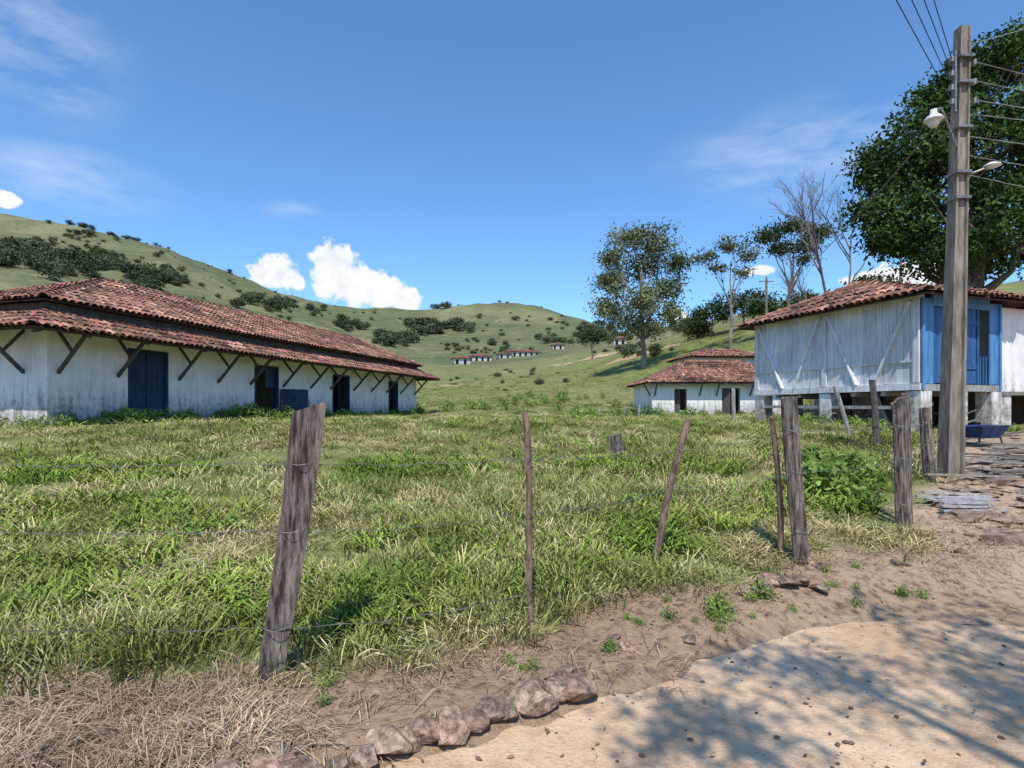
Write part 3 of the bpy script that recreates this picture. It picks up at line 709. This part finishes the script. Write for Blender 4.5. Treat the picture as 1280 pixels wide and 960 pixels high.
# ---------------------------------------------------------------- white house at right
wh=empty('white_house',(10.39,14.25,1.2),math.atan2(.328,.945))
mb=MB(); ops=[(5.2,6.1,1.0,2.9)]
wall(mb,'x',3.12,9.5,.05,.3,.9,3.2,ops); wall(mb,'x',3.12,9.5,6.2,6.5,.9,3.2,[]); wall(mb,'y',.3,6.2,3.12,3.4,.9,3.2,[]); wall(mb,'y',.3,6.2,9.25,9.5,.9,3.2,[])
for xx in (3.2,5.1,7.,9.): mb.box(xx,xx+.42,.04,.42,-.6,.9)
mb.build('walls',[M_white],wh)
mb=MB(); mb.box(3.1,9.55,.0,6.5,.80,.897); mb.box(3.6,9.4,1.9,6.2,-.3,.8,0,(.35,.35,.35)); mb.build('floor_slab',[M_conc],wh)
mb=MB(); boards(mb,(5.2,.2,0),(1,0,0),.9,1.,2.9,.15); mb.build('door',[M_blue],wh)
hip_roof(wh,3.52,9.9,-.35,6.9,3.26,5.6,7.5,3.3,4.6)
# ---------------------------------------------------------------- small cottage
ct=empty('white_cottage',(10,40,1.08),0)
mb=MB(); ops=[(1.6,2.5,0,2.0),(5.0,6.3,0,2.05)]
wall(mb,'x',0,9.5,0,.3,-.8,2.5,ops); wall(mb,'x',0,9.5,5.7,6,-.8,2.5,[]); wall(mb,'y',.3,5.7,0,.3,-.8,2.5,[]); wall(mb,'y',.3,5.7,9.2,9.5,-.8,2.5,[])
mb.build('walls',[M_white],ct)
mb=MB(); boards(mb,(1.65,.2,0),(1,0,0),.4,0,1.95,.15); boards(mb,(5.05,.1,0),(.7,-.7,0),.6,0,2,.15); mb.build('doors',[M_brace],ct)
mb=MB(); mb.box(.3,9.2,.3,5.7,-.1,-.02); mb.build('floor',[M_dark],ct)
hip_roof(ct,-.5,10.,-.7,6.5,2.42,3.2,7.5,2.9,4.2)
mb=MB()
for xx in (.2,3.4,4.6,7): mb.beam((xx,0,1.5),(xx,-.6,2.35),.08,.08)
mb.beam((0,.5,1.5),(-.45,.5,2.35),.08,.08); mb.beam((-.55,-.65,2.33),(10,-.65,2.33),.08,.08)
mb.build('eave_braces',[M_brace],ct)
zc=1.6+(512-446)/700*50-3.2
ct2=empty('white_cottage',(16.3,50,zc),.1)
mb=MB(); wall(mb,'x',0,7,0,.3,-5,3.3,[(1,1.8,.8,2)]); wall(mb,'x',0,7,4.7,5,-5,3.3,[]); wall(mb,'y',.3,4.7,0,.3,-5,3.3,[]); wall(mb,'y',.3,4.7,6.7,7,-5,3.3,[]); mb.build('walls',[M_white],ct2)
hip_roof(ct2,-.5,7.5,-.5,5.5,3.2,2,5,2.5,4.1)
# distant farmhouses
def locate(px,py):
    az=math.atan((px-640)/F); d=np.geomspace(50,620,300); x=(px-640)/F*d; z=ground_z(x,d); pr=HY-(z-EYE)/d*F
    ok=np.where(pr<=py)[0]
    if len(ok)==0:
        j=int(np.argmin(pr)); 
        if pr[j]>py+12: return None
        return float(x[j]),float(d[j]),float(z[j])
    j=ok[0]; return float(x[j]),float(d[j]),float(z[j])
fh=[]
for px,py,L_,W_,a in ((600,452,9,4,.1),(632,449,5,4,.25),(655,446,14,4,.2),(698,437,5,4,.0),(578,456,5,4,.3),(775,432,4,3,-.2)):
    q=locate(px,py)
    if not q: continue
    fh.append(q)
    h=empty('distant_farmhouse',(q[0]-L_/2,q[1],q[2]-.2),a)
    mb=MB(); nb=max(2,int(L_/2.2)); ops=[(i*L_/nb+.5,i*L_/nb+1.4,.3,1.9) for i in range(nb)]; g=(.8,.78,.74)
    wall(mb,'x',0,L_,0,.3,-2,2.2,ops,0,g); wall(mb,'x',0,L_,W_-.3,W_,-2,2.2,[],0,g); wall(mb,'y',.3,W_-.3,0,.3,-2,2.2,[],0,g); wall(mb,'y',.3,W_-.3,L_-.3,L_,-2,2.2,[],0,g)
    mb.build('walls',[M_white],h)
    hip_roof(h,-.5,L_+.5,-.5,W_+.5,2.15,1.6,L_-1.6,W_/2,3.2)
# ---------------------------------------------------------------- utility pole
dp=8.8; pb=P(1187,600,dp); pt=P(1203,35,dp); pb.z=gz(pb.x,pb.y)
up=empty('utility_pole',(0,0,0))
mb=MB(); vs=[];n=12; segs=20
for i in range(segs+1):
    f=i/segs; c=pb.lerp(pt,f)-Vector((0,0,.5*(1-f))); w=.135-.06*f; dpt=.12-.04*f
    prof_=[(-w,-dpt),(-w*.72,-dpt),(-w*.62,-dpt*.6),(w*.62,-dpt*.6),(w*.72,-dpt),(w,-dpt),(w,dpt),(w*.72,dpt),(w*.62,dpt*.45),(-w*.62,dpt*.45),(-w*.72,dpt),(-w,dpt)]
    vs+=[c+Vector((a+random.uniform(-.003,.003),b,0)) for a,b in prof_]
fs=[(i*n+k,i*n+(k+1)%n,(i+1)*n+(k+1)%n,(i+1)*n+k) for i in range(segs) for k in range(n)]+[tuple(segs*n+k for k in range(n))]
mb.add(vs,fs); mb.build('pole_shaft',[M_conc],up)
def at(z): f=(z-pb.z)/(pt.z-pb.z); return pb.lerp(pt,f)
mb=MB()
for z in (4.9,5.3,6.0,6.7,7.1):
    c=at(z); mb.box(c.x-.115,c.x+.115,c.y-.13,c.y+.13,z-.02,z+.02)
c=at(6.6); mb.beam(c+Vector((-.13,-.05,-.35)),c+Vector((-.13,-.05,.6)),.03,.05)
for k in range(4): mb.tube([c+Vector((-.20,-.08,-.25+k*.22)),c+Vector((-.20,-.08,-.17+k*.22))],.035,8)
for k in range(3): mb.tube([c+Vector((.2,-.02,-.2+k*.3)),c+Vector((.2,-.02,-.12+k*.3))],.035,8)
c1=at(5.6); L1=P(1167,150,8.6); mb.tube([c1,c1+Vector((-.12,-.1,.1)),L1+Vector((.12,0,.18)),L1+Vector((0,0,.16))],.018,8)
c2=at(5.32); L2=P(1240,207,8.7); mb.tube([c2,c2+Vector((.2,-.05,-.02)),L2],.018,8)
mb.build('brackets',[M_metal],up)
mb=MB()
def lathe(mb,c,prof,n=16):
    vs=[];fs=[]
    for r,z in prof:
        for k in range(n): t=6.2832*k/n; vs.append(c+Vector((r*math.cos(t),r*math.sin(t),z)))
    for i in range(len(prof)-1):
        for k in range(n): fs.append((i*n+k,i*n+(k+1)%n,(i+1)*n+(k+1)%n,(i+1)*n+k))
    mb.add(vs,fs)
lathe(mb,L1,[(.001,.17),(.04,.16),(.05,.09),(.10,.05),(.135,.0),(.13,-.01),(.09,-.01),(.08,-.06),(.045,-.11),(.001,-.12)])
lathe(mb,L2,[(.001,.05),(.05,.045),(.11,.01),(.12,-.01),(.07,-.03),(.001,-.045)])
mb.build('lamp_heads',[M_lamp],up,True)
mb=MB()
def cable(a,b,sag,r=.011,n=24,g=1):
    pp=[]
    for k in range(n+1):
        f=k/n; q=Vector(a).lerp(Vector(b),f); q.z-=sag*4*f*(1-f); pp.append(q)
    mb.tube(pp,r,5,0,(g,g,g),False)
cc=at(6.6)
for k in range(4): cable(cc+Vector((-.22,-.1,-.2+k*.22)),(-9+k*.5,-6,6.6+k*.3),.15,.006)
for k in range(3): cable(cc+Vector((.22,-.02,-.15+k*.3)),(30,15+k,9.0+k*.5),.5,.007,24,5)
for k,z in enumerate((5.3,5.6,5.9,6.25)): cable(at(z)+Vector((.1,0,0)),(26+k,13,5.0+k*.9),.35,.007,24,5)
cable(at(7.3),(24,6,12),.3,.007,24,5)
cable(L1+Vector((.1,0,.0)),P(958,352,60),1.2,.012,40,3)
cable(L1+Vector((.1,0,.1)),P(1065,215,45),.3,.010,30)
mb.build('overhead_cables',[M_cable],up)
def small_pole(px,ptop,d):
    x=(px-640)/F*d; z=gz(x,d); t=P(px,ptop,d)
    o=empty('distant_utility_pole',(0,0,0)); m2=MB(); m2.tube([(x,d,z-.5),t],[.16,.11],8); m2.beam(t+Vector((-.8,0,-.5)),t+Vector((.8,0,-.5)),.1,.1); m2.build('pole_shaft',[M_conc],o)
small_pole(958,346,60); small_pole(1126,308,50)
# wheelbarrow
wx,wy=10.1,12.1; wz=gz(wx,wy); wb=empty('wheelbarrow',(wx,wy,wz),.3); wb.scale=(1.05,1.05,1.05)
mb=MB(); v=[(-.25,-.2,.18),(.25,-.2,.18),(.25,.2,.18),(-.25,.2,.18),(-.42,-.32,.42),(.42,-.32,.44),(.42,.32,.44),(-.42,.32,.42)]
mb.add(v,[(0,1,2,3),(0,4,5,1),(1,5,6,2),(2,6,7,3),(3,7,4,0)],0,(1.2,1.3,1.5)); mb.build('tray',[M_navy],wb)
mb=MB(); mb.beam((-.6,-.1,.16),(.8,-.28,.3),.03,.03); mb.beam((-.6,.1,.16),(.8,.28,.3),.03,.03)
for s in (-1,1): mb.beam((.3,s*.2,.2),(.35,s*.22,0),.03,.03)
mb.build('handles_and_legs',[M_metal],wb)
mb=MB(); mb.tube([(-.6+.13*math.cos(t),0,.15+.13*math.sin(t)) for t in np.linspace(0,6.283,17)],.035,8); mb.tube([(-.6,-.1,.15),(-.6,.1,.15)],.02,6); mb.build('wheel',[M_rubber],wb)
# ---------------------------------------------------------------- trees
def make_tree(name,base,blobs,r0,nper,lpc,cr,leaf,leafm,barkm,seed,fork=.35,flat=.6,shell=.55,wood=1.):
    r=np.random.default_rng(seed); rr=random.Random(seed); mb=MB(); base=Vector(base)
    cen=sum((Vector(b[:3]) for b in blobs),Vector())/len(blobs)
    H=max(b[2]+b[5] for b in blobs)-base.z
    top=Vector((cen.x,cen.y,base.z+H*.8)); tp=[]
    for i in range(9):
        f=i/8; p=base.lerp(top,f)+Vector((rr.uniform(-1,1),rr.uniform(-1,1),0))*H*.014*(i>0); tp.append(p)
    tp[0]=base-Vector((0,0,.5))
    mb.tube(tp,[r0*(1.25 if i==0 else (1-.85*i/8)) for i in range(9)],8,0)
    CL=[]
    for b in blobs:
        bc=Vector(b[:3]); f=max(fork,min(.85,(bc.z-base.z)/H*.62)); s=base.lerp(top,f); j=min(7,int(f*8)); s=tp[j].lerp(tp[j+1],f*8-j)
        m1=s.lerp(bc,.5)+Vector((rr.uniform(-.5,.5),rr.uniform(-.5,.5),-.06*H*.5))
        rl=r0*.5*(1-f*.5); mb.tube([s,s.lerp(m1,.5),m1,bc],[rl,rl*.85,rl*.6,rl*.3],6,0)
        n=max(4,int(nper*b[6] if len(b)>6 else nper))
        d=r.normal(size=(n,3)); d/=np.linalg.norm(d,axis=1)[:,None]; q=r.uniform(shell,1,(n,1)); c=np.array(b[:3])+d*q*np.array(b[3:6])
        for k in range(n):
            CL.append(c[k])
            if k%2==0 or wood>1: 
                c3=Vector(c[k]); st_=m1.lerp(bc,rr.uniform(.3,1)); mm=st_.lerp(c3,.5)+Vector((0,0,-.03*H*rr.random())); mb.tube([st_,mm,c3],[rl*.32,rl*.2,rl*.07],4,0)
    CL=np.array(CL); n=len(CL); cs=r.uniform(.6,1.35,n)*cr
    c=np.repeat(CL,lpc,0)+r.normal(size=(n*lpc,3))*np.repeat(cs,lpc)[:,None]*np.array([.5,.5,.5*flat])
    V_,Q_=leafq(c,leaf,leaf*.45,r); k=np.repeat(r.uniform(.6,1.35,n),lpc)*r.uniform(.75,1.25,n*lpc); k=np.repeat(k,4)[:,None]*np.array([[1,1,1]])
    mb.addnp(V_,Q_,1,k); return mb.build(name,[barkm,leafm])
def pb_(px,py,d,rx,rz,w=1,dy=0,ry=None):
    p=P(px,py,d+dy); s=d/F; return (p.x,p.y,p.z,rx*s,(ry or rx)*s,rz*s,w)
def gb(px,d): x=(px-640)/F*d; return (x,d,gz(x,d))
d=80
make_tree('eucalyptus_tree',gb(804,d),[pb_(790,297,d,26,17),pb_(820,302,d,24,20),pb_(765,320,d,16,14,.7),pb_(845,325,d,18,14,.7),pb_(800,335,d,34,20,1.2,3),pb_(765,355,d,22,16),pb_(835,360,d,24,18),pb_(760,385,d,18,14,.8),pb_(800,375,d,30,18,1.2,-3),pb_(835,392,d,18,14,.7),pb_(785,405,d,24,14,.8),pb_(815,410,d,20,10,.6)],.42,24,70,1.5,.24,L_euc,M_palebark,1,.25,.75,.25)
d=75
make_tree('sparse_tree',gb(914,d),[pb_(885,322,d,18,7,.8),pb_(915,306,d,24,8,1.),pb_(935,318,d,12,9,.7),pb_(900,335,d,12,6,.5),pb_(928,340,d,12,6,.5)],.26,15,44,1.15,.21,L_euc,M_palebark,2,.35,.6,.2,2)
d=70
make_tree('flat_topped_tree',gb(984,d),[pb_(960,296,d,16,8),pb_(990,284,d,26,9,1.3),pb_(1018,292,d,20,9),pb_(975,310,d,20,7),pb_(1008,308,d,16,7,.8),pb_(1003,325,d,12,5,.4)],.28,18,50,1.1,.21,L_bush,M_bark,3,.35,.6,.2)
d=32
make_tree('mango_tree',gb(1225,d),[pb_(1110,255,d,40,32,1.1),pb_(1098,212,d,22,24,.9),pb_(1145,190,d,46,42,1.4),pb_(1130,290,d,46,24,1.1),pb_(1185,125,d,46,34,1.2,2),pb_(1235,85,d,46,30,1.3,2),pb_(1290,68,d,50,36,1.4,2),pb_(1220,185,d,60,60,1.6,-2),pb_(1290,170,d,60,60,1.6,-2),pb_(1200,270,d,60,48,1.4,-2),pb_(1280,280,d,60,50,1.4,-2),pb_(1170,325,d,40,16,.7,-1),pb_(1340,220,d,60,110,1.5,1),pb_(1235,325,d,36,20,.6,2)],.6,32,95,.92,.155,L_mango,M_bark,4,.2,.7,.55)
def bare(name,base,H,seed,lean=(0,0)):
    rr=random.Random(seed); mb=MB()
    def br(p,d,L,r,lv):
        pts=[p]; q=p.copy(); dd=d.copy()
        for i in range(4):
            dd=(dd+Vector((rr.gauss(0,.12),rr.gauss(0,.12),rr.gauss(.03,.06)))).normalized(); q=q+dd*L/4; pts.append(q.copy())
        mb.tube(pts,[r*(1-.17*i) for i in range(5)],5 if lv<2 else 3,0,(.8,.78,.78),False)
        if lv>=4: return
        for k in range(5 if lv<2 else 4):
            f=rr.uniform(.35,1); i=min(3,int(f*4)); s=pts[i].lerp(pts[i+1],f*4-i)
            nd=(dd+Vector((rr.gauss(0,.55),rr.gauss(0,.55),rr.gauss(.1,.25)))).normalized(); br(s,nd,L*rr.uniform(.42,.66),r*.48,lv+1)
    br(Vector(base)-Vector((0,0,.4)),Vector((lean[0],lean[1],1)).normalized(),H*.62,H*.012,0)
    return mb.build(name,[M_palebark])
bare('bare_tree',gb(1046,55),18.5,5); bare('bare_tree',gb(1062,58),15,9,(.05,0)); bare('bare_tree',gb(1030,60),11,12,(-.1,0))
for i,(px,py,d,w,h) in enumerate(((890,388,95,26,16),(930,375,92,28,20),(955,380,88,18,14),(1000,378,80,20,10),(872,408,100,16,12),(1090,360,60,22,8),(740,418,120,16,12))):
    make_tree('bushy_tree',gb(px,d),[pb_(px,py,d,w,h,1.3),pb_(px-w*.6,py+h*.4,d,w*.6,h*.6,.7),pb_(px+w*.6,py+h*.3,d,w*.6,h*.6,.7)],.2,20,36,1.3,.26,L_bush,M_bark,30+i,.2,.8,.2)
make_tree('roadside_shade_tree',(5.5,-4.5,0),[(1.6,-1.0,7.0,.8,.55,.4,.8),(3.0,-.6,7.2,.9,.6,.4,1),(2.4,-1.6,7.4,1.0,.5,.4,1),(4.3,-.9,7.1,.9,.6,.5,1),(5.6,-1.3,7.4,1.2,.8,.5,1),(3.6,-2.1,7.8,1.3,.5,.5,1),(.6,-1.5,7.0,.5,.35,.3,.6),(6.5,-3.5,8.5,2,1.5,1,1),(4,-4,9,2,1.3,1,1)],.2,11,110,.40,.05,L_mango,M_bark,77,.3,.6,.1)
def bush(name,seed,mat):
    r=np.random.default_rng(seed); mb=MB(); n=22
    d=r.normal(size=(n,3)); d/=np.linalg.norm(d,axis=1)[:,None]; c=d*np.array([1.9,1.9,1.2])*r.uniform(.4,1,(n,1))+[0,0,1.9]
    cc=np.repeat(c,18,0)+r.normal(size=(n*18,3))*.45
    V_,Q_=leafq(cc,.28,.18,r); k=np.repeat(r.uniform(.6,1.4,n),18); k=np.repeat(k,4)[:,None]*np.ones((1,3)); mb.addnp(V_,Q_,1,k)
    mb.tube([(0,0,-.5),(.1,0,1),(0,.1,2.3)],[.14,.1,.05],5,0); return mb.build(name,[M_bark,mat],link=False)
bs=[bush('bush',i,L_far) for i in range(6)]
pts=[];sc=[]
def patch(px,py,rx,ry,n,s0,s1):
    for i in range(n):
        a=random.uniform(0,6.28); q=math.sqrt(random.random()); r=locate(px+rx*q*math.cos(a),py+ry*q*math.sin(a))
        if r and r[1]>60:
            if n>60 and float(fbm(r[0]/18,r[1]/18,3))<-.04: continue
            if any(abs(r[0]-f[0])<9 and -14<r[1]-f[1]<4 for f in fh): continue
            s=random.uniform(s0,s1)*random.uniform(.5,1); pts.append((r[0],r[1],r[2]-.3)); sc.append((s*random.uniform(.8,1.5),s*random.uniform(.8,1.5),s*random.uniform(.7,1.2)))
for a in ((20,322,50,16,190,.8,1.8),(95,336,60,18,190,.8,1.8),(165,350,66,15,130,.8,1.6),(110,315,110,22,56,.6,1.3),(320,377,12,7,9,1,2),(350,385,18,9,16,1,2.4),(298,383,5,3,3,1,1.6),(395,391,14,6,8,1,2),(440,410,18,7,16,1,2.4),(492,427,28,7,28,1.,2.1),(532,412,28,9,32,1,2.4),(580,412,12,10,12,1.2,2.6),(553,386,9,1,5,1.3,2.4),(600,430,50,6,14,.6,1.2),(700,425,30,6,12,.8,1.6),(745,415,22,9,44,1,2.2),(775,425,20,6,18,.8,1.6),(640,408,80,20,26,.4,1.1),(420,395,90,16,18,.4,1.0),(250,350,140,40,44,.4,1.0),(180,292,150,6,40,.5,1.3),(855,410,20,6,16,.7,1.5),(1010,392,50,8,12,.5,1),(620,378,60,3,6,.5,1.),(610,440,60,4,22,.4,.9),(120,280,70,3,14,.7,1.5),(640,475,90,14,26,.15,.4),(800,440,60,8,16,.3,.8)):
    patch(*a)
m=len(pts); scatter('hillside_bushes',pts,np.stack([np.zeros(m),np.zeros(m),rng.uniform(0,6.28,m)],-1),sc,bs)
# ---------------------------------------------------------------- world
sun_el=math.radians(58); shx,shy=.08,.995
w=bpy.data.worlds.new('World'); scene.world=w; w.use_nodes=True; t=NT(w.node_tree); bg=w.node_tree.nodes['Background']
sky=t.n('ShaderNodeTexSky',sky_type='NISHITA'); sky.sun_disc=False; sky.sun_elevation=sun_el; sky.sun_rotation=math.atan2(-shx,-shy)%(2*math.pi)
sky.altitude=600; sky.air_density=1.0; sky.dust_density=.6; sky.ozone_density=1.6
g=t.n('ShaderNodeTexCoord').outputs['Generated']; sx=t.n('ShaderNodeSeparateXYZ'); t.l(g,sx.inputs[0])
az=t.math('ARCTAN2',sx.outputs[0],sx.outputs[1]); el=t.math('ARCSINE',sx.outputs[2])
def blob(px,py,rx,ry):
    v=Vector((px-640,F,HY-py)).normalized(); a=math.atan2(v.x,v.y); e=math.asin(v.z); k=1/F/(1+((px-640)/F)**2)
    kx=k; ky=math.cos(a)/F
    dx=t.math('MULTIPLY',t.math('SUBTRACT',az,a),1/(rx*kx)); dy=t.math('MULTIPLY',t.math('SUBTRACT',el,e),1/(ry*ky))
    return t.math('SQRT',t.math('ADD',t.math('MULTIPLY',dx,dx),t.math('MULTIPLY',dy,dy)))
cl=[(344,342,33,22),(372,352,10,10),(418,330,29,27),(410,350,24,24),(444,356,44,26),(480,364,36,22),(507,374,22,16),(6,250,20,10),(1150,345,70,20),(1110,350,50,16),(842,396,16,10),(950,338,22,6)]
dm=None
for c in cl:
    b_=blob(*c); dm=b_ if dm is None else t.math('MINIMUM',dm,b_)
nz=t.noise(g,30,5,.62)
dd=t.math('ADD',dm,t.math('MULTIPLY',t.math('SUBTRACT',nz,.5),1.7))
mask=t.rng(dd,1.12,.78,0,1,True)
shade=t.rng(nz,.40,.64)
ccol=t.mix(shade,(7.2,7.25,7.3),(5.6,6.0,6.6))
tint=t.mix(1.0,sky.outputs[0],(.86,1.22,1.52),'MULTIPLY')
cs=t.noise(t.scalev(g,(3,5,14)),1.6,4,.65); cb=t.math('MINIMUM',blob(50,55,150,105),blob(365,265,45,14)); cb=t.math('MINIMUM',cb,t.math('MULTIPLY',blob(1000,190,260,80),1.2)); cb=t.math('MINIMUM',cb,t.math('MULTIPLY',blob(90,225,220,60),1.3))
cm=t.math('MULTIPLY',t.rng(cb,1.1,.1,0,1,True),t.rng(cs,.38,.75)); 
col=t.mix(t.math('MULTIPLY',cm,.6),tint,(5.2,5.9,7.)); col=t.mix(mask,col,ccol)
t.l(col,bg.inputs[0]); bg.inputs[1].default_value=.145
sl=bpy.data.lights.new('sun','SUN'); sl.energy=5.0; sl.angle=math.radians(.5); sl.color=(1,.955,.88); so=bpy.data.objects.new('sun',sl); scene.collection.objects.link(so)
dv=Vector((shx*math.cos(sun_el),shy*math.cos(sun_el),-math.sin(sun_el))); so.rotation_euler=dv.to_track_quat('-Z','Y').to_euler(); so.location=(0,-10,30)
# camera
cam=bpy.data.cameras.new('camera'); co_=bpy.data.objects.new('camera',cam); scene.collection.objects.link(co_); scene.camera=co_
co_.location=(0,0,EYE); co_.rotation_euler=(math.radians(90),0,0); cam.sensor_width=36; cam.lens=36*F/1280; cam.shift_y=(HY-480)/1280; cam.clip_end=8000; cam.clip_start=.05
scene.view_settings.view_transform='Standard'; scene.view_settings.look='None'; scene.view_settings.exposure=0
print('done', len(bpy.data.objects))
